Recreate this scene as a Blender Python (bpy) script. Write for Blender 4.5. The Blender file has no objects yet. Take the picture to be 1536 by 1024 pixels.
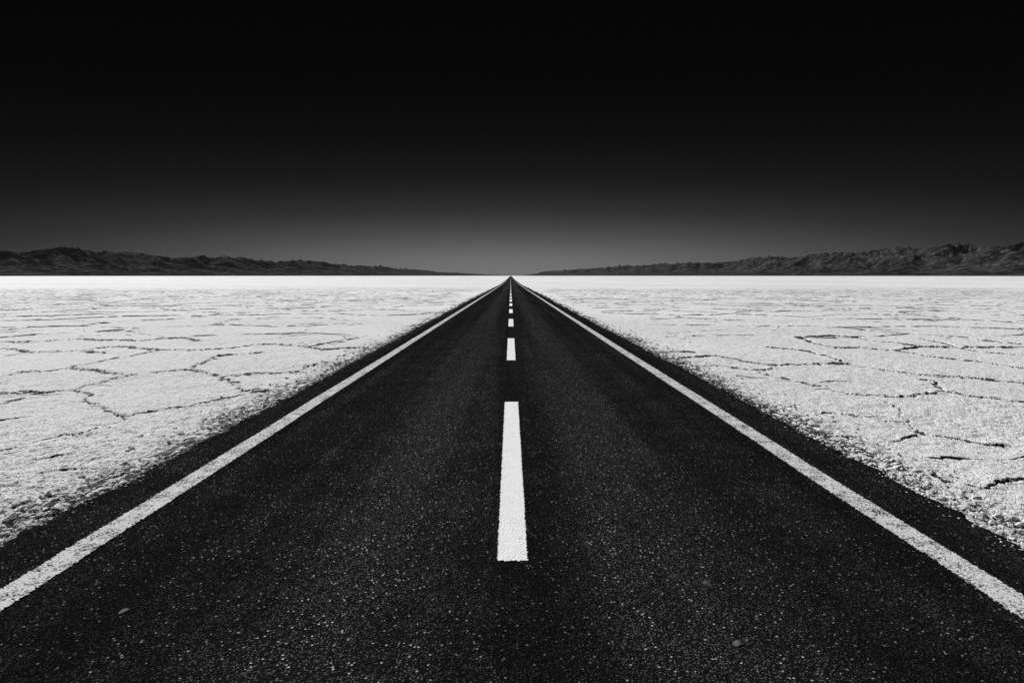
import bpy, bmesh, math, random
import numpy as np
from mathutils import Vector, geometry, noise as mnoise

random.seed(7)
rng = np.random.default_rng(11)
S = bpy.context.scene
COL = S.collection
R = math.radians

# ------------------------------------------------------------------ frame of the place
H_CAM = 1.75            # eye height over the crown of the road
FPX = 1024.0            # focal length in photo pixels (24 mm lens)
HOR = 418.6             # level line of sight of the flat part
VPX = 766.0
SLOPE, Y_RISE, W_RISE = 0.0050, 256.0, 45.0   # the plain tilts up very gently 256 m out


def zprof(Y):
    q = np.asarray(Y, dtype=float) - Y_RISE
    return SLOPE * (np.sqrt(q * q + W_RISE ** 2) + q) / 2


def gpt(px, py):
    Y = FPX * H_CAM / (py - HOR)
    return ((px - VPX) / FPX * Y, Y)


# ------------------------------------------------------------------ numpy noise
def _hash(ix, iy, seed):
    h = (ix.astype(np.int64) * 374761393 + iy.astype(np.int64) * 668265263 + seed * 1274126177) & 0xFFFFFFFF
    h = ((h ^ (h >> 13)) * 1274126177) & 0xFFFFFFFF
    h = (h ^ (h >> 16)) & 0xFFFFFFFF
    return h / 4294967295.0


def vnoise(x, y, seed=0):
    x, y = np.broadcast_arrays(np.asarray(x, float), np.asarray(y, float))
    ix, iy = np.floor(x), np.floor(y)
    fx, fy = x - ix, y - iy
    ux, uy = fx * fx * (3 - 2 * fx), fy * fy * (3 - 2 * fy)
    a, b = _hash(ix, iy, seed), _hash(ix + 1, iy, seed)
    c, d = _hash(ix, iy + 1, seed), _hash(ix + 1, iy + 1, seed)
    return (a + (b - a) * ux) * (1 - uy) + (c + (d - c) * ux) * uy


def fbm(x, y, octv=4, seed=0, gain=0.5):
    s, amp, tot = 0.0, 1.0, 0.0
    ca, sa = math.cos(0.6), math.sin(0.6)
    for k in range(octv):
        s = s + amp * vnoise(x, y, seed + 17 * k)
        tot += amp
        amp *= gain
        x, y = (ca * x - sa * y) * 2.03 + 5.1, (sa * x + ca * y) * 2.03 + 9.7
    return s / tot


def ridged(x, y, octv=5, seed=0, gain=0.55):
    s, amp, tot, w = 0.0, 1.0, 0.0, 1.0
    ca, sa = math.cos(0.7), math.sin(0.7)
    for k in range(octv):
        n = 1 - np.abs(2 * vnoise(x, y, seed + 13 * k) - 1)
        n = n * n
        s = s + amp * n * w
        w = np.clip(n * 1.6, 0, 1)
        tot += amp
        amp *= gain
        x, y = (ca * x - sa * y) * 2.07 + 3.3, (sa * x + ca * y) * 2.07 + 1.9
    return s / tot


def sstep(a, b, x):
    t = np.clip((x - a) / (b - a), 0, 1)
    return t * t * (3 - 2 * t)


# ------------------------------------------------------------------ object helpers
def mesh_obj(name, verts, faces, mat=None, parent=None, smooth=False):
    me = bpy.data.meshes.new(name)
    me.from_pydata([tuple(v) for v in verts], [], [tuple(f) for f in faces])
    me.update()
    o = bpy.data.objects.new(name, me)
    COL.objects.link(o)
    if mat:
        me.materials.append(mat)
    if smooth:
        me.polygons.foreach_set('use_smooth', [True] * len(me.polygons))
    if parent:
        o.parent = parent
    return o


def grid_mesh(name, P, mat, smooth=True):
    """P: rows x cols x 3 array -> one quad sheet."""
    nr, nc = P.shape[:2]
    me = bpy.data.meshes.new(name)
    me.vertices.add(nr * nc)
    me.vertices.foreach_set('co', P.reshape(-1).astype(np.float32))
    i = np.arange(nr * nc).reshape(nr, nc)
    q = np.stack([i[:-1, :-1], i[:-1, 1:], i[1:, 1:], i[1:, :-1]], axis=-1).reshape(-1)
    nf = (nr - 1) * (nc - 1)
    me.loops.add(nf * 4)
    me.loops.foreach_set('vertex_index', q.astype(np.int32))
    me.polygons.add(nf)
    me.polygons.foreach_set('loop_start', np.arange(0, nf * 4, 4, dtype=np.int32))
    me.polygons.foreach_set('use_smooth', np.full(nf, smooth))
    me.update(calc_edges=True)
    me.validate()
    me.materials.append(mat)
    o = bpy.data.objects.new(name, me)
    COL.objects.link(o)
    return o


def set_attr(o, name, arr):
    a = o.data.attributes.new(name, 'FLOAT', 'POINT')
    a.data.foreach_set('value', np.asarray(arr, dtype=np.float32).reshape(-1))


def tag(o, label=None, cat=None, group=None, kind=None):
    if label: o['label'] = label
    if cat: o['category'] = cat
    if group: o['group'] = group
    if kind: o['kind'] = kind
    return o


# ------------------------------------------------------------------ material helpers
class NT:
    def __init__(self, name):
        self.m = bpy.data.materials.new(name)
        self.m.use_nodes = True
        self.t = self.m.node_tree
        self.t.nodes.clear()
        self.out = self.n('ShaderNodeOutputMaterial')

    def n(self, typ, **kw):
        nd = self.t.nodes.new(typ)
        for k, v in kw.items():
            setattr(nd, k, v)
        return nd

    def l(self, a, b):
        self.t.links.new(a, b)

    def val(self, sock, v):
        if hasattr(v, 'is_linked') or isinstance(v, bpy.types.NodeSocket):
            self.l(v, sock)
        else:
            sock.default_value = v

    def math(self, op, a, b=None, c=None, clamp=False):
        nd = self.n('ShaderNodeMath', operation=op, use_clamp=clamp)
        self.val(nd.inputs[0], a)
        if b is not None: self.val(nd.inputs[1], b)
        if c is not None: self.val(nd.inputs[2], c)
        return nd.outputs[0]

    def rng(self, v, a, b, c=0.0, d=1.0, smooth=True):
        nd = self.n('ShaderNodeMapRange', interpolation_type='SMOOTHSTEP' if smooth else 'LINEAR')
        self.val(nd.inputs[0], v)
        for i, x in enumerate((a, b, c, d)):
            self.val(nd.inputs[1 + i], x)
        return nd.outputs[0]

    def pos(self):
        return self.n('ShaderNodeNewGeometry').outputs['Position']

    def scaled(self, vec, s):
        nd = self.n('ShaderNodeVectorMath', operation='MULTIPLY')
        self.l(vec, nd.inputs[0])
        nd.inputs[1].default_value = s
        return nd.outputs[0]

    def noise(self, vec, scale, detail=3.0, rough=0.5):
        nd = self.n('ShaderNodeTexNoise')
        self.l(vec, nd.inputs['Vector'])
        nd.inputs['Scale'].default_value = scale
        nd.inputs['Detail'].default_value = detail
        nd.inputs['Roughness'].default_value = rough
        return nd.outputs['Fac']

    def voro(self, vec, scale, feature='F1'):
        nd = self.n('ShaderNodeTexVoronoi', feature=feature)
        self.l(vec, nd.inputs['Vector'])
        nd.inputs['Scale'].default_value = scale
        return nd

    def mix(self, f, a, b):
        nd = self.n('ShaderNodeMix', data_type='FLOAT')
        self.val(nd.inputs[0], f)
        self.val(nd.inputs[2], a)
        self.val(nd.inputs[3], b)
        return nd.outputs[0]

    def grey(self, v):
        nd = self.n('ShaderNodeCombineColor')
        for i in range(3):
            self.val(nd.inputs[i], v)
        return nd.outputs[0]

    def attr(self, name):
        return self.n('ShaderNodeAttribute', attribute_name=name).outputs['Fac']

    def bump(self, h, dist, strength=1.0, normal=None):
        nd = self.n('ShaderNodeBump')
        nd.inputs['Strength'].default_value = strength
        nd.inputs['Distance'].default_value = dist
        self.l(h, nd.inputs['Height'])
        if normal is not None: self.l(normal, nd.inputs['Normal'])
        return nd.outputs['Normal']

    def finish(self, colour, rough, normal=None, spec=0.5):
        p = self.n('ShaderNodeBsdfPrincipled')
        self.l(self.grey(colour), p.inputs['Base Color'])
        self.val(p.inputs['Roughness'], rough)
        self.val(p.inputs['Specular IOR Level'], spec)
        if normal is not None: self.l(normal, p.inputs['Normal'])
        self.l(p.outputs[0], self.out.inputs['Surface'])
        return self.m


def separate_x(k, vec):
    nd = k.n('ShaderNodeSeparateXYZ')
    k.l(vec, nd.inputs[0])
    return nd.outputs


def asphalt_nodes(k):
    """stones in bitumen: (albedo, height, roughness, wheel)"""
    p = k.pos()
    xyz = separate_x(k, p)
    v1 = k.voro(p, 60.0)                       # ~13 mm chippings
    v2 = k.voro(p, 135.0)                      # fine grit
    v3 = k.voro(p, 30.0)                       # occasional large stone
    c1 = separate_x(k, v1.outputs['Color'])
    c2 = separate_x(k, v2.outputs['Color'])
    c3 = separate_x(k, v3.outputs['Color'])
    body1 = k.rng(v1.outputs['Distance'], 0.30, 0.52, 1.0, 0.0)
    body2 = k.rng(v2.outputs['Distance'], 0.28, 0.50, 1.0, 0.0)
    body3 = k.rng(v3.outputs['Distance'], 0.20, 0.34, 1.0, 0.0)
    patch = k.noise(p, 1.3, 5, 0.62)           # worn / bitumen rich areas
    streak = k.noise(k.scaled(p, (2.6, 0.045, 1.0)), 1.0, 3, 0.6)   # along the lane
    lane = k.math('SUBTRACT', k.math('ABSOLUTE', xyz[0]), 0.95)
    lane = k.math('EXPONENT', k.math('MULTIPLY', k.math('MULTIPLY', lane, lane), -4.5))   # polished wheel tracks
    wear = k.math('ADD', k.math('MULTIPLY', patch, 0.34), k.math('MULTIPLY', streak, 0.50))
    wear = k.math('ADD', wear, k.math('MULTIPLY_ADD', lane, 0.19, 0.09))
    wear = k.rng(wear, 0.42, 0.76)
    pale = k.math('MULTIPLY', k.rng(c1[0], 0.30, 1.0, 0.0, 1.0), body1)
    bright = k.math('MULTIPLY', k.math('GREATER_THAN', c1[1], 0.955), body1)
    grit = k.math('MULTIPLY', k.rng(c2[0], 0.72, 1.0), body2)
    big = k.math('MULTIPLY', k.math('MULTIPLY', k.math('GREATER_THAN', c3[0], 0.90), k.math('MULTIPLY_ADD', c3[1], 1.2, 0.2)), body3)
    a = k.math('ADD', k.mix(wear, 0.0070, 0.0125), k.math('MULTIPLY', pale, k.mix(wear, 0.014, 0.092)))
    a = k.math('ADD', a, k.math('MULTIPLY', bright, k.mix(wear, 0.14, 0.48)))
    a = k.math('ADD', a, k.math('MULTIPLY', grit, k.mix(wear, 0.06, 0.32)))
    a = k.math('ADD', a, k.math('MULTIPLY', big, 0.045))
    h = k.math('ADD', k.math('MULTIPLY', body1, k.math('MULTIPLY_ADD', c1[2], 0.7, 0.3)),
               k.math('MULTIPLY', body2, 0.30))
    h = k.math('ADD', h, k.math('MULTIPLY', big, 0.5))
    return a, h, wear, p, xyz


def mat_asphalt():
    k = NT('weathered_asphalt')
    a, h, wear, p, xyz = asphalt_nodes(k)
    # dust of salt blown onto the outer shoulder
    ax = k.math('ABSOLUTE', xyz[0])
    dust = k.math('MULTIPLY', k.rng(ax, 2.85, 3.45), k.rng(k.noise(p, 26.0, 4, 0.7), 0.56, 0.78))
    a = k.math('ADD', a, k.math('MULTIPLY', dust, 0.035))
    nrm = k.bump(h, 0.009, 1.0)
    return k.finish(a, 1.0, nrm, 0.0)


def mat_paint(name, albedo, chips):
    k = NT(name)
    a, h, wear, p, xyz = asphalt_nodes(k)
    n1 = k.noise(p, 60.0, 4, 0.65)
    n2 = k.noise(p, 5.0, 3, 0.6)
    m = k.math('ADD', k.math('MULTIPLY', n1, 0.75), k.math('MULTIPLY', n2, 0.35))
    m = k.math('ADD', m, k.math('MULTIPLY', h, -0.13))
    worn = k.rng(m, chips, chips + 0.07)
    dirt = k.rng(k.noise(p, 14.0, 5, 0.7), 0.35, 0.75)
    al = k.mix(dirt, albedo, albedo * (0.93 if albedo > .8 else 0.78))
    col = k.mix(worn, al, 0.035)
    nrm = k.bump(h, 0.005, 0.55)
    return k.finish(col, 0.9, nrm, 0.05)


def mat_salt(name='salt_crust', use_attr=True):
    k = NT(name)
    p = k.pos()
    n_big = k.noise(k.scaled(p, (0.10, 0.16, 0.1)), 1.0, 4, 0.6)
    n_mid = k.noise(p, 3.0, 5, 0.65)
    n_fine = k.noise(p, 24.0, 5, 0.7)
    pit = k.rng(k.math('ADD', k.math('MULTIPLY', k.noise(p, 16.0, 5, 0.72), 0.8), k.math('MULTIPLY', n_mid, 0.2)), 0.575, 0.65)
    scab = k.rng(k.noise(k.scaled(p, (1.0, 1.0, 1.0)), 5.5, 6, 0.74), 0.565, 0.66)
    flake = k.voro(p, 17.0, 'DISTANCE_TO_EDGE').outputs['Distance']
    al = k.math('MULTIPLY_ADD', k.rng(n_big, 0.3, 0.7), 0.05, 0.80)
    n_far = k.noise(k.scaled(p, (0.010, 0.020, 0.01)), 1.0, 6, 0.68)
    al = k.math('ADD', al, k.math('MULTIPLY_ADD', k.rng(n_far, 0.36, 0.62), 0.17, -0.09))
    al = k.math('ADD', al, k.math('MULTIPLY_ADD', n_mid, 0.30, -0.14))
    al = k.math('ADD', al, k.math('MULTIPLY_ADD', n_fine, 0.18, -0.09))
    al = k.math('MULTIPLY', al, k.math('MULTIPLY_ADD', pit, -0.62, 1.0))
    al = k.math('MULTIPLY', al, k.math('MULTIPLY_ADD', scab, -0.22, 1.0))
    if use_attr:
        soil = k.attr('soil')
        br = k.math('MULTIPLY_ADD', k.noise(p, 38.0, 4, 0.7), 1.3, -0.65)
        s = k.rng(k.math('ADD', soil, br), 0.38, 0.62)
        s = k.math('MULTIPLY', s, k.rng(soil, 0.02, 0.12))
        soil_al = k.math('MULTIPLY_ADD', n_fine, 0.05, 0.012)
        al = k.mix(s, al, soil_al)
    h = k.math('ADD', k.math('MULTIPLY', n_fine, 0.8), k.math('MULTIPLY', k.rng(flake, 0.0, 0.10), 0.30))
    h = k.math('ADD', h, k.math('MULTIPLY', pit, -0.5))
    nrm = k.bump(h, 0.022, 0.9)
    nrm = k.bump(k.noise(p, 95.0, 3, 0.6), 0.006, 0.7, nrm)
    return k.finish(al, 0.85, nrm, 0.15)


def mat_simple(name, a0, a1, scale, bump=0.01, rough=0.9):
    k = NT(name)
    p = k.pos()
    n = k.noise(p, scale, 5, 0.65)
    al = k.mix(k.rng(n, 0.35, 0.68), a0, a1)
    return k.finish(al, rough, k.bump(n, bump, 0.8), 0.2)


def mat_hills():
    k = NT('desert_rock')
    p = k.pos()
    n = k.noise(k.scaled(p, (0.0022, 0.0022, 0.004)), 1.0, 7, 0.62)
    n2 = k.noise(k.scaled(p, (0.012, 0.012, 0.02)), 1.0, 5, 0.65)
    steep = separate_x(k, k.n('ShaderNodeNewGeometry').outputs['Normal'])[2]
    al = k.mix(k.rng(n, 0.38, 0.66), 0.007, 0.042)
    al = k.math('ADD', al, k.math('MULTIPLY', k.rng(n2, 0.50, 0.66), 0.065))  # pale noise patches painted in to suggest sunlit spurs
    nrm = k.bump(n2, 25.0, 0.5)
    return k.finish(al, 1.0, nrm, 0.0)


M_ASPHALT = mat_asphalt()
M_DASH = mat_paint('fresh_white_paint', 0.90, 0.635)
M_EDGE = mat_paint('worn_white_paint', 0.72, 0.53)
M_SALT = mat_salt()
M_CLOD = mat_salt('salt_clod_crust', False)
M_RIDGE_SHADE = mat_simple('ridge_face_shade', 0.03, 0.11, 30.0)  # dark tone painted as shade on the crack ridges' near faces
M_STONE = mat_simple('grey_stone', 0.060, 0.095, 60.0, 0.004, 0.75)
M_STONE_DARK = mat_simple('dark_grey_stone', 0.022, 0.036, 60.0, 0.004, 0.75)
M_HILL = mat_hills()

# ------------------------------------------------------------------ cracks of the salt flat
# crack lines read off the photograph and laid on the ground plane (metres)
RAW = []


def crk(ox, oy, sc, *lines):
    for ln in lines:
        RAW.append([gpt(ox + x / sc, oy + y / sc) for x, y in ln])


crk(0, 330, 3.7925,
    [(0, 880), (110, 858), (230, 852), (390, 832), (500, 805), (630, 780), (740, 765), (860, 740), (920, 730), (1080, 732), (1300, 720), (1450, 703), (1600, 700)],
    [(390, 832), (530, 845), (600, 860), (690, 868)],
    [(-200, 1000), (0, 985), (100, 975), (260, 968), (390, 958), (470, 935), (560, 910), (700, 880), (850, 860), (1030, 843), (1130, 850), (1190, 862), (1260, 880), (1400, 868), (1517, 860)],
    [(1030, 843), (1090, 825), (1190, 795), (1230, 765), (1300, 760), (1500, 745)],
    [(1260, 880), (1310, 900), (1370, 930), (1400, 960), (1480, 955)],
    [(1180, 1023), (1320, 995), (1450, 970), (1517, 965)],
    [(-150, 785), (0, 770), (160, 745), (350, 738), (470, 728), (560, 718), (660, 710), (820, 722), (920, 730)],
    [(0, 690), (240, 683), (400, 672), (550, 675), (700, 675), (780, 680), (900, 668), (1050, 662), (1120, 680)],
    [(0, 725), (60, 722), (160, 740)], [(470, 740), (590, 748)])
crk(0, 580, 5.486,
    [(-200, 520), (0, 500), (110, 485), (230, 440), (400, 395), (520, 370), (690, 350), (830, 320), (900, 280), (1000, 255), (1050, 215), (1180, 185), (1300, 178), (1400, 162), (1536, 145), (1700, 120), (1900, 85)],
    [(610, 12), (715, 30), (740, 100), (810, 155), (900, 205), (1000, 215), (1050, 215)],
    [(10, 130), (80, 100), (200, 78)], [(450, 555), (560, 540)], [(540, 665), (630, 655)])
crk(1240, 560, 5.189,
    [(0, 100), (150, 140), (300, 152), (420, 155), (560, 170), (660, 170), (740, 155), (880, 135), (960, 130), (1100, 158), (1250, 175), (1400, 190), (1536, 205), (1700, 225)],
    [(740, 25), (850, 45), (880, 95), (940, 130)],
    [(480, 190), (545, 230), (590, 290), (640, 360), (740, 425), (830, 440)],
    [(740, 425), (850, 455), (1000, 480), (1150, 510), (1300, 540), (1430, 550), (1536, 590), (1700, 640)],
    [(740, 440), (690, 455), (600, 480), (540, 510), (440, 490)],
    [(0, 285), (150, 305), (280, 320), (390, 330), (480, 360), (560, 368)],
    [(850, 0), (1000, 10), (1200, 30), (1380, 50), (1536, 65), (1700, 85)],
    [(0, 470), (190, 490), (310, 525)])
crk(1336, 680, 7.315, [(930, 345), (1050, 320), (1250, 275), (1463, 235)], [(460, 165), (620, 235), (860, 330)])
crk(1136, 330, 3.7925,
    [(60, 712), (280, 735), (400, 765), (550, 812), (700, 838), (890, 865), (1050, 875), (1280, 893), (1517, 918)],
    [(0, 805), (130, 815), (400, 812), (550, 812)],
    [(0, 855), (200, 900), (394, 945)],
    [(430, 718), (600, 718), (780, 733), (960, 762), (1120, 780), (1290, 802), (1517, 830), (1650, 845)],
    [(240, 662), (300, 685), (430, 712)],
    [(240, 662), (430, 650), (520, 655), (640, 675), (800, 692), (950, 712), (1150, 718), (1280, 738), (1517, 762), (1650, 775)],
    [(930, 668), (1060, 690), (1150, 718), (1400, 715), (1517, 718)],
    [(780, 733), (850, 722), (950, 712)], [(1280, 675), (1400, 690), (1517, 698)])
crk(760, 350, 3.7925,
    [(1010, 700), (1180, 685), (1290, 700), (1360, 720), (1517, 740)],
    [(1180, 740), (1400, 768), (1517, 760)], [(940, 665), (1080, 668)])
crk(380, 350, 3.7925,
    [(0, 625), (200, 630), (410, 652), (640, 645)], [(320, 640), (430, 612), (600, 590)],
    [(50, 785), (250, 775), (330, 735)])

Y_SPLIT = 19.5


def voronoi_edges(x0, x1, y0, y1, cx, cy, seed):
    """edges of a jittered-cell Voronoi pattern, as the dual of a Delaunay triangulation"""
    r = random.Random(seed)
    pts = []
    ny, nx = int((y1 - y0) / cy) + 1, int((x1 - x0) / cx) + 1
    for j in range(ny):
        for i in range(nx):
            pts.append(Vector((x0 + (i + 0.5 * (j % 2) + r.uniform(-.36, .36)) * cx,
                               y0 + (j + r.uniform(-.38, .38)) * cy)))
    v, e, f, *_ = geometry.delaunay_2d_cdt(pts, [], [], 0, 1e-6)
    cc, by_edge = [], {}
    for n_, t in enumerate(f):
        a, b, c = (v[i] for i in t)
        d = 2 * (a.x * (b.y - c.y) + b.x * (c.y - a.y) + c.x * (a.y - b.y))
        if abs(d) < 1e-9:
            cc.append(((a + b + c) / 3)); continue
        ux = (a.length_squared * (b.y - c.y) + b.length_squared * (c.y - a.y) + c.length_squared * (a.y - b.y)) / d
        uy = (a.length_squared * (c.x - b.x) + b.length_squared * (a.x - c.x) + c.length_squared * (b.x - a.x)) / d
        cc.append(Vector((ux, uy)))
        for k in range(3):
            by_edge.setdefault(tuple(sorted((t[k], t[(k + 1) % 3]))), []).append(n_)
    out = []
    for k, fs in by_edge.items():
        if len(fs) == 2:
            p, q = cc[fs[0]], cc[fs[1]]
            L = (p - q).length
            if 0.05 < L < 4 * max(cx, cy):
                out.append([(p.x, p.y), (q.x, q.y)])
    return out


FAR = []
for side in (-1, 1):
    E = voronoi_edges(3.0, 190.0, -4.0, 235.0, 5.2, 4.0, 40 + side)
    for (x0_, y0_), (x1_, y1_) in E:
        my, mx = (y0_ + y1_) / 2, (x0_ + x1_) / 2
        out = mx > 0.80 * my + 1.2                      # beside the part that was read off the photograph
        if (my < Y_SPLIT + 1.2 * math.sin(mx * .7) and not out) or mx < 4.3 or mx > 1.1 * my + 16: continue
        FAR.append([(side * x0_, y0_), (side * x1_, y1_)])


N_MAIN = len(FAR)
for side in (-1, 1):                                  # finer, fainter cracks within the plates
    for (x0_, y0_), (x1_, y1_) in voronoi_edges(3.0, 62.0, 6.0, 66.0, 2.1, 1.7, 60 + side):
        my, mx = (y0_ + y1_) / 2, (x0_ + x1_) / 2
        if mx < 4.6 or mx > 0.92 * my + 3: continue
        FAR.append([(side * x0_, y0_), (side * x1_, y1_)])


def densify(poly, step, wob, seed):
    out = []
    for (xa, ya), (xb, yb) in zip(poly[:-1], poly[1:]):
        n = max(1, int(math.hypot(xb - xa, yb - ya) / step))
        for i in range(n):
            t = i / n
            out.append((xa + (xb - xa) * t, ya + (yb - ya) * t))
    out.append(poly[-1])
    o = np.array(out)
    wx = fbm(o[:, 0] * 1.1, o[:, 1] * 1.1, 4, seed) - .5
    wy = fbm(o[:, 0] * 1.1 + 31, o[:, 1] * 1.1 + 57, 4, seed + 3) - .5
    o[:, 0] += wob * wx
    o[:, 1] += wob * wy
    return o


# ------------------------------------------------------------------ salt flat (one sheet to the horizon)
NF = 620
f_r = FPX * 2 / 3
d_rows = np.arange(335.0, 6.0, -0.42)
Y_near = f_r * H_CAM / d_rows
Y_far = [Y_near[-1] * 1.09 ** k for k in range(1, 200)]
Y_far = np.array([y for y in Y_far if y < 74000] + [75000.0])
Yr = np.concatenate([[-160, -70, -30, -12, -4, 0.0, 1.6, 2.8, 3.3], Y_near, Y_far])
Xe = np.minimum(0.86 * np.maximum(Yr, 3.0) + 2.6, 19500)
u = np.linspace(0, 1, NF)
fine = 3.05 + u[None, :] * (Xe[:, None] - 3.05)
cs = np.concatenate([1.011 ** np.arange(1, 150), [6, 8, 12, 25]])       # beyond the view: coarser and coarser
coarse = np.minimum(Xe[:, None] * cs[None, :], 20000)
coarse = np.concatenate([coarse, np.full((len(Yr), 1), 20500.0)], axis=1)
right = np.concatenate([fine, coarse], axis=1)
X = np.concatenate([-right[:, ::-1], np.zeros((len(Yr), 1)), right], axis=1)
Y = np.repeat(Yr[:, None], X.shape[1], axis=1)
aX = np.abs(X)

# ragged outer border of the asphalt, each side on its own
def road_edge(y, side):
    y = np.asarray(y, float)
    return 3.38 + 0.06 * (fbm(y * 0.8, y * 0 + side * 7.3, 3, 71) - .5) * 2 \
        + 0.06 * (fbm(y * 5.0, y * 0 + side * 3.1, 4, 72) - .5) * 2 \
        + 0.20 * (fbm(y * 0.12, y * 0 + side, 2, 73) - .5)


edge = np.where(X < 0, road_edge(Y, -1), road_edge(Y, 1))
out_d = aX - edge                                      # metres outside the asphalt
dXc = np.abs(np.gradient(X, axis=1))
near = sstep(190, 40, Y) * np.where(aX < 3.06, 1, sstep(0.40, 0.08, dXc / np.maximum(1, Y / 25)))

crack_d = np.full(X.shape, 9.0)
crack_w = np.zeros(X.shape)
crack_s = np.ones(X.shape)                             # +1 beyond the crack, -1 on its near side
# slight bending of the sampling point makes the crack lips ragged
wxn = (fbm(X * 7.0, Y * 7.0, 4, 5) - .5) * 0.26
wyn = (fbm(X * 7.0 + 40, Y * 7.0 + 11, 4, 6) - .5) * 0.26
Xw, Yw = X + wxn, Y + wyn
for k_, poly in enumerate(RAW):
    pl = densify(poly, 0.35, 0.16, 100)
    for (xa, ya), (xb, yb) in zip(pl[:-1], pl[1:]):
        lo = np.searchsorted(Yr, min(ya, yb) - 0.8)
        hi = np.searchsorted(Yr, max(ya, yb) + 0.8)
        if hi <= lo: continue
        sl = slice(0, X.shape[1] // 2) if xa < 0 else slice(X.shape[1] // 2, None)
        gx, gy = Xw[lo:hi, sl], Yw[lo:hi, sl]
        dx, dy = xb - xa, yb - ya
        L2 = dx * dx + dy * dy + 1e-9
        t = np.clip(((gx - xa) * dx + (gy - ya) * dy) / L2, 0, 1)
        dd = np.hypot(gx - xa - t * dx, gy - ya - t * dy)
        sg = np.sign((gx - xa) * -dy + (gy - ya) * dx) * (1 if dx >= 0 else -1)
        cur = crack_d[lo:hi, sl]
        hit = dd < cur
        crack_s[lo:hi, sl] = np.where(hit, sg, crack_s[lo:hi, sl])
        crack_d[lo:hi, sl] = np.where(hit, dd, cur)
        crack_w[lo:hi, sl] = np.where(hit, np.clip(1.6 * abs(dx) / math.sqrt(L2) - .45, 0, 1), crack_w[lo:hi, sl])
gate = (0.60 + 0.40 * sstep(0.30, 0.66, fbm(X * 0.8, Y * 0.8, 4, 21))) * (0.55 + 0.45 * sstep(0.28, 0.62, fbm(X * 4.5, Y * 4.5, 3, 22)))
gate = gate * (0.45 + 0.55 * sstep(4.2, 8.0, aX))           # finer in the crust packed down beside the road
row_sp = Y * Y * 0.42 / 1195.0
wid = np.maximum(0.012 + 0.034 * gate, 0.95 * row_sp)
d_s = crack_d * crack_s
groove = sstep(1.0, 0.5, crack_d / wid)
# the far plate is thrust up along the crack and slopes gently back down
thrust = np.where(d_s > 0, np.exp(-np.maximum(d_s - wid, 0) / 0.22) * sstep(0.0, 0.8, d_s / wid), 0) * (crack_d < 3)
lip = np.exp(-(np.maximum(crack_d - wid, 0) / 0.10) ** 2) * (1 - groove)
lipn = sstep(0.30, 0.75, fbm(X * 2.2, Y * 2.2, 4, 33))

# loose, broken crust beside the road
rough_w = np.exp(-np.maximum(out_d, 0) / 0.56) * sstep(-0.15, 0.1, out_d)
rough_w = np.clip(rough_w * (0.55 + 0.9 * fbm(X * 0.7, Y * 0.7, 3, 50)), 0, 1)
n_lump = ridged(X * 9.0, Y * 9.0, 3, 61)
n_clod = fbm(X * 17.0, Y * 17.0, 3, 62)
n_und = fbm(X * 0.55, Y * 0.55, 4, 63) - .5
n_small = ridged(X * 5.0, Y * 5.0, 3, 64)
q1 = fbm(X * 3.0, Y * 3.6, 5, 65, .65) * 7.0                            # thin flaking layers: little broken steps
n_chip = (np.floor(q1) + sstep(0.0, 0.22, q1 - np.floor(q1))) / 7.0
q2 = fbm(X * 9.0, Y * 9.0, 4, 66, .6) * 5.0
n_flake = (np.floor(q2) + sstep(0.0, 0.3, q2 - np.floor(q2))) / 5.0
mott = sstep(0.35, 0.65, fbm(X * 0.5, Y * 0.5, 3, 67))
z = -0.055 + 0.030 * n_und * near
z = z + near * sstep(0.0, 0.5, out_d) * (0.006 * n_small + (0.034 + 0.026 * mott) * (n_chip - .5) + (0.018 + 0.016 * mott) * (n_flake - .5))
z = z + near * rough_w * (0.036 * n_clod + 0.034 * (n_lump - .35))
z = z + near * (thrust * crack_w * (0.010 + 0.030 * gate) + lip * 0.010 * lipn - groove * (crack_s < 0) * (0.014 + 0.030 * gate))
z = np.where(out_d < 0.0, np.minimum(z, -0.045), z)
z = np.where(aX < 3.06, -0.075, z)
z = z * 1.0 + zprof(Y)
gap = sstep(0.80, 0.60, n_clod + 0.25 * n_lump) * np.clip(rough_w * 1.25, 0, 1)
strip = sstep(0.13, 0.02, out_d + 0.12 * (fbm(X * 5, Y * 5, 3, 81) - .5)) * near
soil = np.clip(groove * (0.55 + 0.45 * gate) + gap * 0.85 + strip * 0.9, 0, 1)
soil = np.where(Y < 150, soil, 0)
far_strip = sstep(0.35, 0.0, out_d) * (1 - near) * (Y < 2500)
soil = np.clip(soil + far_strip, 0, 1)

salt = grid_mesh('salt_flat', np.stack([X, Y, z], axis=-1), M_SALT)
set_attr(salt, 'soil', soil)
tag(salt, 'bright white cracked salt flat spreading to the horizon beside the road', None, None, 'structure')


def ground_z(x, y):
    return -0.045 + float(zprof(y))


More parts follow.
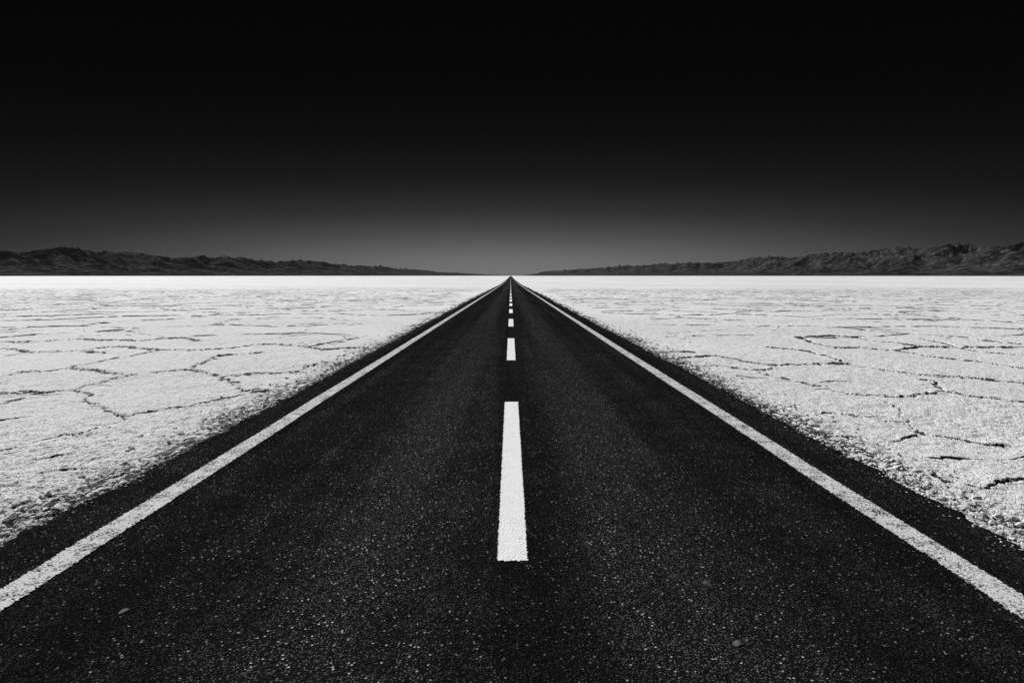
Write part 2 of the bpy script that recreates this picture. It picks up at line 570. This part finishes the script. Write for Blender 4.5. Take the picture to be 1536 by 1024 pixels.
# upturned crust along the cracks farther out: low broken ridges, shade painted dark on their near faces
rv, rf, rmat = [], [], []
for k_, poly in enumerate(FAR):
    pl = densify(poly, 0.13 if poly[0][1] < 45 else (0.3 if poly[0][1] < 100 else 0.8), 0.9, 300)
    amp_e = 0.62 + 0.42 * _hash(np.array([k_]), np.array([3]), 9)[0]
    hts = (0.056 * amp_e if k_ < N_MAIN else 0.030 * amp_e * sstep(0.5, 0.62, fbm(pl[:, 0] * .3, pl[:, 1] * .3, 3, 303))) \
        * (0.45 + 0.55 * sstep(0.30, 0.60, fbm(pl[:, 0] * 0.7, pl[:, 1] * 0.7, 4, 301))) \
        * sstep(0.18, 0.52, fbm(pl[:, 0] * 3.6, pl[:, 1] * 3.6, 3, 302)) * sstep(215, 40, pl[:, 1])
    hts = hts - 0.006
    if len(pl) < 3: continue
    dirv = np.gradient(pl, axis=0)
    dirv /= np.linalg.norm(dirv, axis=1)[:, None] + 1e-9
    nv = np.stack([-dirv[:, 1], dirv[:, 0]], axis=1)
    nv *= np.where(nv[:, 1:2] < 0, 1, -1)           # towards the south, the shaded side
    b0 = len(rv)
    for (px_, py_), hh, (nx_, ny_) in zip(pl, hts, nv):
        g = -0.075 + float(zprof(py_))
        hh = max(hh, -0.02)
        b_ = 0.018 * float(sstep(232, 110, py_))
        w_ = 0.03 + 0.4 * max(hh, 0)
        rv += [(px_ + nx_ * w_, py_ + ny_ * w_, g), (px_ + nx_ * .02, py_ + ny_ * .02, g + b_ + hh * .97),
               (px_ - nx_ * .05, py_ - ny_ * .05, g + b_ + hh), (px_ - nx_ * (.25 + 3 * max(hh, 0)), py_ - ny_ * (.25 + 3 * max(hh, 0)), g)]
    for i in range(len(pl) - 1):
        a, b = b0 + 4 * i, b0 + 4 * (i + 1)
        for j in range(3):
            rf.append((a + j, b + j, b + j + 1, a + j + 1))
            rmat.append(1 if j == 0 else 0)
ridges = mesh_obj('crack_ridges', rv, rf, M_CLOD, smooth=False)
ridges.data.materials.append(M_RIDGE_SHADE)
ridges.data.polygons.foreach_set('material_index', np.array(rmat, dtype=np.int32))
tag(ridges, 'low broken ridges of upturned salt crust along the polygon cracks', None, None, 'stuff')

# loose salt clods heaped along both road borders
ico = bmesh.new()
bmesh.ops.create_icosphere(ico, subdivisions=2, radius=1.0)
ICO_V = np.array([v.co[:] for v in ico.verts])
ICO_F = np.array([[v.index for v in f.verts] for f in ico.faces])
ico.free()


def clod_shape(size, flat, seed, sharp=0.45):
    o = ICO_V.copy()
    r = np.random.default_rng(seed)
    for _ in range(9):                                # chop by random planes: angular lump
        n = r.normal(size=3); n /= np.linalg.norm(n)
        c = r.uniform(sharp, 0.92)
        dd = o @ n
        o -= np.outer(np.maximum(dd - c, 0), n)
    a = r.uniform(0, 2 * math.pi)
    o = o * np.array([r.uniform(.8, 1.3), r.uniform(.6, 1.0), flat])
    ca, sa = math.cos(a), math.sin(a)
    tx = r.normal(0, .25)
    o = np.stack([o[:, 0] * ca - o[:, 1] * sa, o[:, 0] * sa + o[:, 1] * ca, o[:, 2]], axis=1)
    o[:, 2] += tx * o[:, 0]
    return o * size


protos = [clod_shape(1.0, rng.uniform(.4, .75), i) for i in range(24)]
cv, cf = [], []
nclod = 0
for i in range(9500):
    side = -1 if rng.random() < .5 else 1
    Yc = FPX * H_CAM / rng.uniform(28, 440) if rng.random() < .65 else rng.uniform(3.6, 26)
    e = float(road_edge(Yc, side))
    dens = 0.35 + 1.2 * float(fbm(np.array([Yc * .6]), np.array([side * 9.]), 3, 90)[0])
    off = -0.05 + rng.exponential(0.26 * dens)
    if off > 2.2: continue
    size = min(0.048, 0.007 + rng.exponential(0.011)) * (1.0 if off < 0.9 else 0.55)
    if off < 0.03: size = min(size, 0.03)
    P = protos[rng.integers(24)] * size
    cv.append(P + np.array([side * (e + off), Yc, -0.038 + size * 0.22]))
    cf.append(ICO_F + nclod * len(ICO_V))
    nclod += 1
for i in range(3600):
    side = -1 if rng.random() < .5 else 1
    Yc = FPX * H_CAM / rng.uniform(30, 480)
    e = float(road_edge(Yc, side))
    off = rng.normal(0.02, 0.07)
    size = min(0.016, 0.003 + rng.exponential(0.005))
    x_ = side * (e + off)
    zb = -0.0009 * x_ * x_ if off < -.07 else (-0.024 if off < 0 else -0.045)
    cv.append(protos[rng.integers(24)] * size + np.array([x_, Yc, zb + size * .3]))
    cf.append(ICO_F + nclod * len(ICO_V))
    nclod += 1
for i in range(2600):
    side = -1 if rng.random() < .5 else 1
    Yc = FPX * H_CAM / rng.uniform(60, 520)
    e = float(road_edge(Yc, side))
    off = 0.04 - rng.exponential(0.13)
    if off < -0.55: continue
    size = min(0.0075, 0.0022 + rng.exponential(0.0022))
    x_ = side * (e + off)
    cv.append(protos[rng.integers(24)] * size + np.array([x_, Yc, -0.0009 * x_ * x_ + size * .3 - (0.012 if off > -.07 else 0)]))
    cf.append(ICO_F + nclod * len(ICO_V))
    nclod += 1
cv, cf = np.concatenate(cv), np.concatenate(cf)
clods = mesh_obj('salt_rubble', cv, cf, M_CLOD, smooth=False)
tag(clods, 'crumbled pale salt rubble heaped along both edges of the asphalt', None, None, 'stuff')

# ------------------------------------------------------------------ road
Yroad = np.concatenate([[-160, -60, -20, -5], np.arange(0, 14, 0.022), np.arange(14, 60, 0.10), np.arange(60, 200, 1.0),
                        Y_far[Y_far > 200]])
PR = []
xs = np.array([-2.9, -1.45, 0, 1.45, 2.9])
eL, eR = -road_edge(Yroad, -1), road_edge(Yroad, 1)
cols = [np.stack([eL - .05, Yroad, zprof(Yroad) - .11], 1), np.stack([eL, Yroad, zprof(Yroad) - .028], 1),
        np.stack([eL + .07, Yroad, zprof(Yroad) - .012], 1)]
for x in xs:
    cols.append(np.stack([np.full_like(Yroad, x), Yroad, zprof(Yroad) - 0.0009 * x * x], 1))
cols += [np.stack([eR - .07, Yroad, zprof(Yroad) - .012], 1), np.stack([eR, Yroad, zprof(Yroad) - .028], 1),
         np.stack([eR + .05, Yroad, zprof(Yroad) - .11], 1)]
road = grid_mesh('road', np.stack(cols, axis=1), M_ASPHALT)
tag(road, 'straight dark asphalt road with white edge lines running to the horizon', None, None, 'structure')


def strip_part(name, ys, xl, xr, mat, parent, lift=0.005, ends=0.0, seed=0):
    """painted strip: thin film of paint with ragged sides following the road"""
    ys = np.asarray(ys, float)
    fr = [0] + list(np.linspace(0, 1, 27)) + [1] if ends else [0, 0, .5, 1, 1]
    cols_ = []
    for j, f in enumerate(fr):
        x = xl + (xr - xl) * f
        y = ys.copy()
        if ends:
            q = np.random.default_rng(seed * 50 + int(f * 1000)).uniform(-1, 1, 2) * ends
            y[0] += q[0]; y[1] += q[0] * .6; y[-1] += q[1]; y[-2] += q[1] * .6
        z_ = zprof(y) - 0.0009 * x * x + (lift if 0 < j < len(fr) - 1 else -0.003)
        cols_.append(np.stack([x, y, z_], 1))
    o = grid_mesh(name, np.stack(cols_, axis=1), mat, smooth=False)
    o.parent = parent
    return o


def rag(ys, s, amp, freq=55.0):
    white = np.random.default_rng(int(s * 1000)).uniform(-1, 1, len(ys))
    return amp * (0.55 * white + 0.6 * (fbm(ys * freq, ys * 0 + s, 3, 400) - .5) * 2)


y_line = np.concatenate([[-150, -40, -8], np.arange(0, 12, 0.008), np.arange(12, 40, 0.06), np.arange(40, 200, 1.0),
                         Y_far[(Y_far > 200) & (Y_far < 9000)]])
fade = np.exp(-np.maximum(y_line, 0) / 30)
for s, xc in ((1, -2.775), (2, 2.725)):
    w = 0.096
    slow = 0.03 * (fbm(y_line * 0.5, y_line * 0 + s * 5.0, 3, 410) - .5) * fade
    xl = xc - w + slow + rag(y_line, s + .1, 0.018) * fade
    xr = xc + w + slow + rag(y_line, s + .6, 0.018) * fade
    o = strip_part('edge_line', y_line, xl, xr, M_EDGE, road)

# broken centre line: measured starts and lengths for the nearest dashes, then a regular beat
KH = FPX * H_CAM
spots = []
for y0_, y1_ in ((844, 604), (541, 508), (490.1, 478.8), (469.9, 464.0), (459.3, 455.2), (452.6, 449.2), (447.9, 445.2), (443.7, 441.3)):
    spots.append((KH / (y0_ - HOR), KH / (y1_ - HOR)))
while len(spots) < 100:
    a = spots[-1][0] + 9.9
    spots.append((a, a + 4.2))
for i, (ya, yb) in enumerate(spots):
    st = 0.006 if i == 0 else (0.03 if i < 3 else 0.5)
    ys = np.linspace(ya, yb, max(3, int((yb - ya) / st)))
    am = 0.011 if i < 2 else 0.005
    xc = 0.011
    xl = xc - 0.093 + rag(ys, i + .2, am, 60)
    xr = xc + 0.093 + rag(ys, i + .7, am, 60)
    o = strip_part('centre_dash', ys, xl, xr, M_DASH, road, ends=0.011 if i == 0 else (0.03 if i < 3 else 0.0), seed=i)
vv, ff = [], []
a = spots[-1][0] + 9.9
while a < 4200:
    n = len(vv)
    for yy in (a, a + 4.0):
        zz_ = float(zprof(yy)) + 0.006
        vv += [(-.06, yy, zz_), (.082, yy, zz_)]
    ff.append((n, n + 1, n + 3, n + 2))
    a += 9.9
o = mesh_obj('distant_centre_line', vv, ff, M_DASH, road)
o['kind'] = 'stuff'

# ------------------------------------------------------------------ stones lodged in the asphalt
def stone(px, py, size, flat, seed, mat, label, cat='stone', name='stone', group=None, zoff=None, on_salt=False):
    x, y = gpt(px, py)
    P = clod_shape(size, flat, seed, 0.6)
    o = mesh_obj(name, P, ICO_F, mat)
    o.location = (x, y, float(zprof(y)) + (-0.0009 * x * x if not on_salt else -0.03) + size * flat * (0.12 if not on_salt else 0.9))
    tag(o, label, cat, group)
    return o


G1 = 'pale stones lodged in the asphalt'
stone(185, 918, 0.028, 0.28, 501, M_STONE_DARK, 'flat grey stone lodged in the asphalt just inside the worn edge line', 'stone', 'stone', G1)
stone(1061, 878, 0.036, 0.26, 502, M_STONE, 'largest grey stone set in the asphalt, on the right of the nearest dash', 'stone', 'stone', G1)
stone(1105, 968, 0.028, 0.26, 508, M_STONE, 'flat grey stone in the asphalt, nearest to the bottom of the right lane', 'stone', 'stone', G1)
G2 = 'salt lumps on the road border'
stone(76, 757, 0.058, 0.66, 511, M_CLOD, 'biggest rounded white salt lump at the asphalt border', 'salt lump', 'salt_lump', G2, on_salt=True)
stone(84, 766, 0.044, 0.62, 512, M_CLOD, 'white salt lump leaning against the biggest salt lump', 'salt lump', 'salt_lump', G2, on_salt=True)
stone(14, 777, 0.052, 0.6, 513, M_CLOD, 'white salt lump by itself farther left along the border than the paired lumps', 'salt lump', 'salt_lump', G2, on_salt=True)

# ------------------------------------------------------------------ mountain ranges along both sides of the plain
def prof(pts, base=413.5):
    a = np.array(pts, float)
    return a[:, 0], base - a[:, 1]


def V(v): return 355 + v / 7.68


LEFT = [(0, V(155)), (15, V(155)), (30, V(180)), (42, V(165)), (57, V(148)), (72, V(137)), (85, V(120)), (100, V(108)), (110, V(115)),
        (118, V(130)), (123, V(150)), (130, V(145)), (140, V(168)), (150, V(172)), (160, V(158)), (170, V(178)), (180, V(172)), (195, V(180)),
        (205, V(178)), (218, V(198)), (230, V(210)), (243, V(218)), (252, V(243)), (262, V(240)), (267, V(250)), (273, V(230)), (280, V(240)),
        (290, V(225)), (304, V(212)), (315, V(240)), (328, V(235)), (340, V(215)), (350, V(243)), (363, V(233)), (372, V(245)), (380, V(270)),
        (390, V(262)), (399, V(280)), (402, V(272)), (410, V(292)), (420, V(280)), (433, V(278)), (444, V(260)), (450, V(275)), (460, V(275)),
        (469, V(267)), (478, V(292)), (486, V(285)), (497, V(312)), (510, V(315)), (522, V(325)), (532, V(332)), (541, V(325)), (550, V(343)),
        (565, V(333)), (577, V(338)), (587, V(358)), (594, V(372)), (600, V(363)), (604, V(372)), (609, V(362)), (617, V(378)), (634, V(380)),
        (647, V(395)), (660, V(408)), (675, V(413)), (695, V(418)), (712, V(428)), (730, V(436)), (750, V(441)), (763, V(447)), (766, V(449.5))]
RIGHT = [(776, V(449.5)), (780, V(447)), (790, V(440)), (803, V(428)), (810, V(410)), (817, V(400)), (840, V(388)), (853, V(380)), (863, V(376)), (880, V(365)),
         (890, V(370)), (897, V(354)), (910, V(353)), (920, V(343)), (937, V(327)), (950, V(333)), (960, V(330)), (970, V(328)), (980, V(317)),
         (995, V(303)), (1010, V(312)), (1020, V(308)), (1034, V(290)), (1045, V(300)), (1060, V(302)), (1070, V(293)), (1078, V(300)),
         (1085, V(298)), (1092, V(280)), (1105, V(272)), (1118, V(258)), (1127, V(240)), (1145, V(232)), (1158, V(225)), (1170, V(225)), (1180, V(245)),
         (1192, V(235)), (1203, V(232)), (1213, V(203)), (1222, V(200)), (1231, V(180)), (1245, V(195)), (1258, V(178)), (1265, V(185)), (1273, V(176)),
         (1285, V(182)), (1295, V(180)), (1303, V(163)), (1315, V(148)), (1332, V(130)), (1336, V(140)), (1347, V(110)), (1360, V(132)), (1369, V(112)),
         (1375, V(145)), (1383, V(157)), (1391, V(130)), (1400, V(118)), (1405, V(122)), (1411, V(110)), (1420, V(90)), (1432, V(65)), (1442, V(92)),
         (1454, V(85)), (1464, V(105)), (1478, V(100)), (1486, V(108)), (1490, V(103)), (1502, V(125)), (1512, V(103)), (1524, V(82)), (1534, V(68)), (1546, V(66))]


def make_range(side, pts, seed, label):
    px, hp = prof(pts)
    off_t = np.abs(px - VPX)
    o_ = np.argsort(off_t)
    off_t, hp = off_t[o_], hp[o_]
    off = np.concatenate([np.arange(3, 790, 1.0), np.arange(792, 1500, 6.0)])
    target = np.interp(off, off_t, hp)
    tail = off > off_t[-1]
    target[tail] = hp[-1] + 6 * (fbm(off[tail] * .02, off[tail] * 0, 3, seed) - .5)
    YC = 1 / ((off / (6200.0 * FPX)) ** 3 + (1 / 34000.0) ** 3) ** (1 / 3)
    s = np.concatenate([np.linspace(0.66, 1.0, 90), np.linspace(1.0, 1.22, 36)[1:]])
    Yg = YC[:, None] * s[None, :]
    Xg = side * off[:, None] / FPX * Yg
    # cross-range envelope: apron, face, crest, back
    env = np.where(s <= 1, 0.10 * sstep(0.66, 0.80, s) + 0.90 * sstep(0.76, 1.0, s) ** 1.15, 1 - 0.75 * sstep(1.0, 1.22, s))
    km = 1 / 1000.0
    wx_ = 0.35 * (fbm(Xg * km * 1.1, Yg * km * 1.1, 3, seed + 31) - .5)
    wy_ = 0.35 * (fbm(Xg * km * 1.1 + 9, Yg * km * 1.1 + 4, 3, seed + 32) - .5)
    Xk, Yk = Xg * km + wx_, Yg * km + wy_
    rid = ridged(Xk * 0.95, Yk * 0.95, 5, seed, .48)
    spur = ridged(Xk * 2.6 + 4, Yk * 2.6, 5, seed + 5, .52)
    broad = fbm(Xg * km * .33, Yg * km * .33, 3, seed + 9)
    rel = env[None, :] * (0.30 + 0.85 * rid * (0.4 + 0.9 * broad) + 0.38 * spur)
    rel = rel + 0.035 * sstep(0.66, 0.74, s)[None, :] * (0.5 + fbm(Xg * km * 3, Yg * km * 3, 3, seed + 2))
    mx = rel.max(axis=1)
    k = target / mx
    w = 11
    kk = np.convolve(np.pad(k, w, mode='edge'), np.hanning(2 * w + 1) / np.hanning(2 * w + 1).sum(), mode='valid')
    hpx = rel * kk[:, None]
    hpx[:, 0] = -0.6
    Z = zprof(Yg) - 0.06 + hpx / FPX * Yg
    P = np.stack([Xg, Yg, Z], axis=-1)
    if side < 0: P = P[::-1]
    o = grid_mesh('mountain_range', P, M_HILL, smooth=True)
    tag(o, label, None, 'mountain ranges on the horizon', 'structure')
    return o


make_range(-1, LEFT, 900, 'dark desert mountain range with a flat rounded summit beyond the salt flat')
make_range(1, RIGHT, 950, 'dark jagged desert mountain range with sharp twin peaks beyond the salt flat')

# ------------------------------------------------------------------ haze: clear desert air, one even volume
def box(name, lo, hi):
    v = [(x, y, z) for x in (lo[0], hi[0]) for y in (lo[1], hi[1]) for z in (lo[2], hi[2])]
    f = [(0, 1, 3, 2), (4, 6, 7, 5), (0, 4, 5, 1), (2, 3, 7, 6), (0, 2, 6, 4), (1, 5, 7, 3)]
    return mesh_obj(name, v, f)


HAZE = True
if HAZE:
    hz = box('haze', (-21500, -260, -1.6), (21500, 78000, 660))
    m = bpy.data.materials.new('thin_air')
    m.use_nodes = True
    m.node_tree.nodes.clear()
    ou = m.node_tree.nodes.new('ShaderNodeOutputMaterial')
    vo = m.node_tree.nodes.new('ShaderNodeVolumePrincipled')
    vo.inputs['Color'].default_value = (.9, .9, .9, 1)
    vo.inputs['Density'].default_value = 2.2e-6
    m.node_tree.links.new(vo.outputs[0], ou.inputs['Volume'])
    hz.data.materials.append(m)
    tag(hz, 'thin pale haze over the distant plain and mountains', None, None, 'stuff')

# ------------------------------------------------------------------ light: sun ahead and to one side, black filtered sky
SUN_EL, SUN_AZ = 36.0, -36.0      # azimuth from the road's direction, negative to the left
W = bpy.data.worlds.new('World')
S.world = W
W.use_nodes = True
wt = W.node_tree
wt.nodes.clear()
wo = wt.nodes.new('ShaderNodeOutputWorld')
bg = wt.nodes.new('ShaderNodeBackground')
sky = wt.nodes.new('ShaderNodeTexSky')
sky.sky_type = 'NISHITA'
sky.sun_disc = False
sky.sun_elevation = R(SUN_EL)
sky.sun_rotation = R(SUN_AZ)
sky.air_density = 1.0
sky.dust_density = 0.0
sky.ozone_density = 1.0
sep = wt.nodes.new('ShaderNodeSeparateColor')   # a deep red filter: only the red channel reaches the film
wt.links.new(sky.outputs[0], sep.inputs[0])


def wm(op, a, b):
    nd = wt.nodes.new('ShaderNodeMath'); nd.operation = op
    for i, v in enumerate((a, b)):
        if isinstance(v, (int, float)): nd.inputs[i].default_value = v
        else: wt.links.new(v, nd.inputs[i])
    return nd.outputs[0]


def clampd(v, lo, hi):
    return wm('MINIMUM', wm('MAXIMUM', v, lo), hi)


def expd(v, w):
    return wm('EXPONENT', wm('MULTIPLY', v, -1.0 / w), 0.0)


# transmission of the red filter and polariser over the sky, by world direction (height above the horizon,
# angle from the sun, bearing along the road)
wg = wt.nodes.new('ShaderNodeTexCoord')
wx = wt.nodes.new('ShaderNodeSeparateXYZ')
wt.links.new(wg.outputs['Generated'], wx.inputs[0])
el = clampd(wx.outputs[2], 0.0, 0.45)
by = clampd(wx.outputs[1], 0.5, 1.0)
cs_ = clampd(wm('ADD', wm('MULTIPLY', wx.outputs[0], math.sin(R(SUN_AZ))), wm('MULTIPLY', wx.outputs[1], math.cos(R(SUN_AZ)))), -0.1, 1.0)
lk = wm('ADD', wm('MULTIPLY', el, -6.53258), -6.88906)
lk = wm('ADD', lk, wm('MULTIPLY', wm('MULTIPLY', el, el), 13.29917))
lk = wm('ADD', lk, wm('MULTIPLY', expd(el, .06), -5.35301))
lk = wm('ADD', lk, wm('MULTIPLY', cs_, -0.08898))
lk = wm('ADD', lk, wm('MULTIPLY', wm('MULTIPLY', cs_, cs_), -0.88243))
lk = wm('ADD', lk, wm('MULTIPLY', wm('MULTIPLY', wm('ADD', wm('MULTIPLY', by, 0.84), 0.16), expd(el, .12)), 7.49286))
lk = wm('ADD', lk, wm('MULTIPLY', by, 3.38990))
lk = wm('ADD', lk, wm('MULTIPLY', expd(el, .015), -0.46002))
g = wm('MULTIPLY', wm('POWER', wm('MULTIPLY', sep.outputs[0], 0.30), 2.0), wm('EXPONENT', lk, 0.0))
cc = wt.nodes.new('ShaderNodeCombineColor')
for i in range(3): wt.links.new(g, cc.inputs[i])
wt.links.new(cc.outputs[0], bg.inputs['Color'])
bg.inputs['Strength'].default_value = 0.092
wt.links.new(bg.outputs[0], wo.inputs['Surface'])

sl = bpy.data.lights.new('sun', 'SUN')
sl.energy = 4.8
sl.angle = R(0.53)
sl.color = (1, 1, 1)                             # black-and-white film
so = bpy.data.objects.new('sun', sl)
COL.objects.link(so)
d = Vector((math.sin(R(SUN_AZ)) * math.cos(R(SUN_EL)), math.cos(R(SUN_AZ)) * math.cos(R(SUN_EL)), math.sin(R(SUN_EL))))
so.rotation_euler = d.to_track_quat('Z', 'Y').to_euler()
so.location = (0, 0, 50)

# ------------------------------------------------------------------ camera
cd = bpy.data.cameras.new('camera')
cd.lens = 24.0
cd.sensor_width = 36.0
cd.sensor_fit = 'HORIZONTAL'
cd.shift_y = -(512 - HOR) / 1536
cd.shift_x = (768 - VPX) / 1536
cd.clip_start = 0.05
cd.clip_end = 200000
cam = bpy.data.objects.new('camera', cd)
cam.location = (0, 0, H_CAM)
cam.rotation_euler = (R(90), 0, 0)
COL.objects.link(cam)
S.camera = cam

S.render.engine = 'CYCLES'
S.cycles.use_denoising = True
S.cycles.denoiser = 'OPENIMAGEDENOISE'
S.cycles.denoising_prefilter = 'ACCURATE'
S.cycles.use_adaptive_sampling = False
S.cycles.max_bounces = 5
S.cycles.volume_bounces = 0
S.cycles.sample_clamp_indirect = 4
vs = S.view_settings
vs.view_transform = 'Standard'
vs.look = 'None'
vs.exposure = 0.0
vs.gamma = 1.0
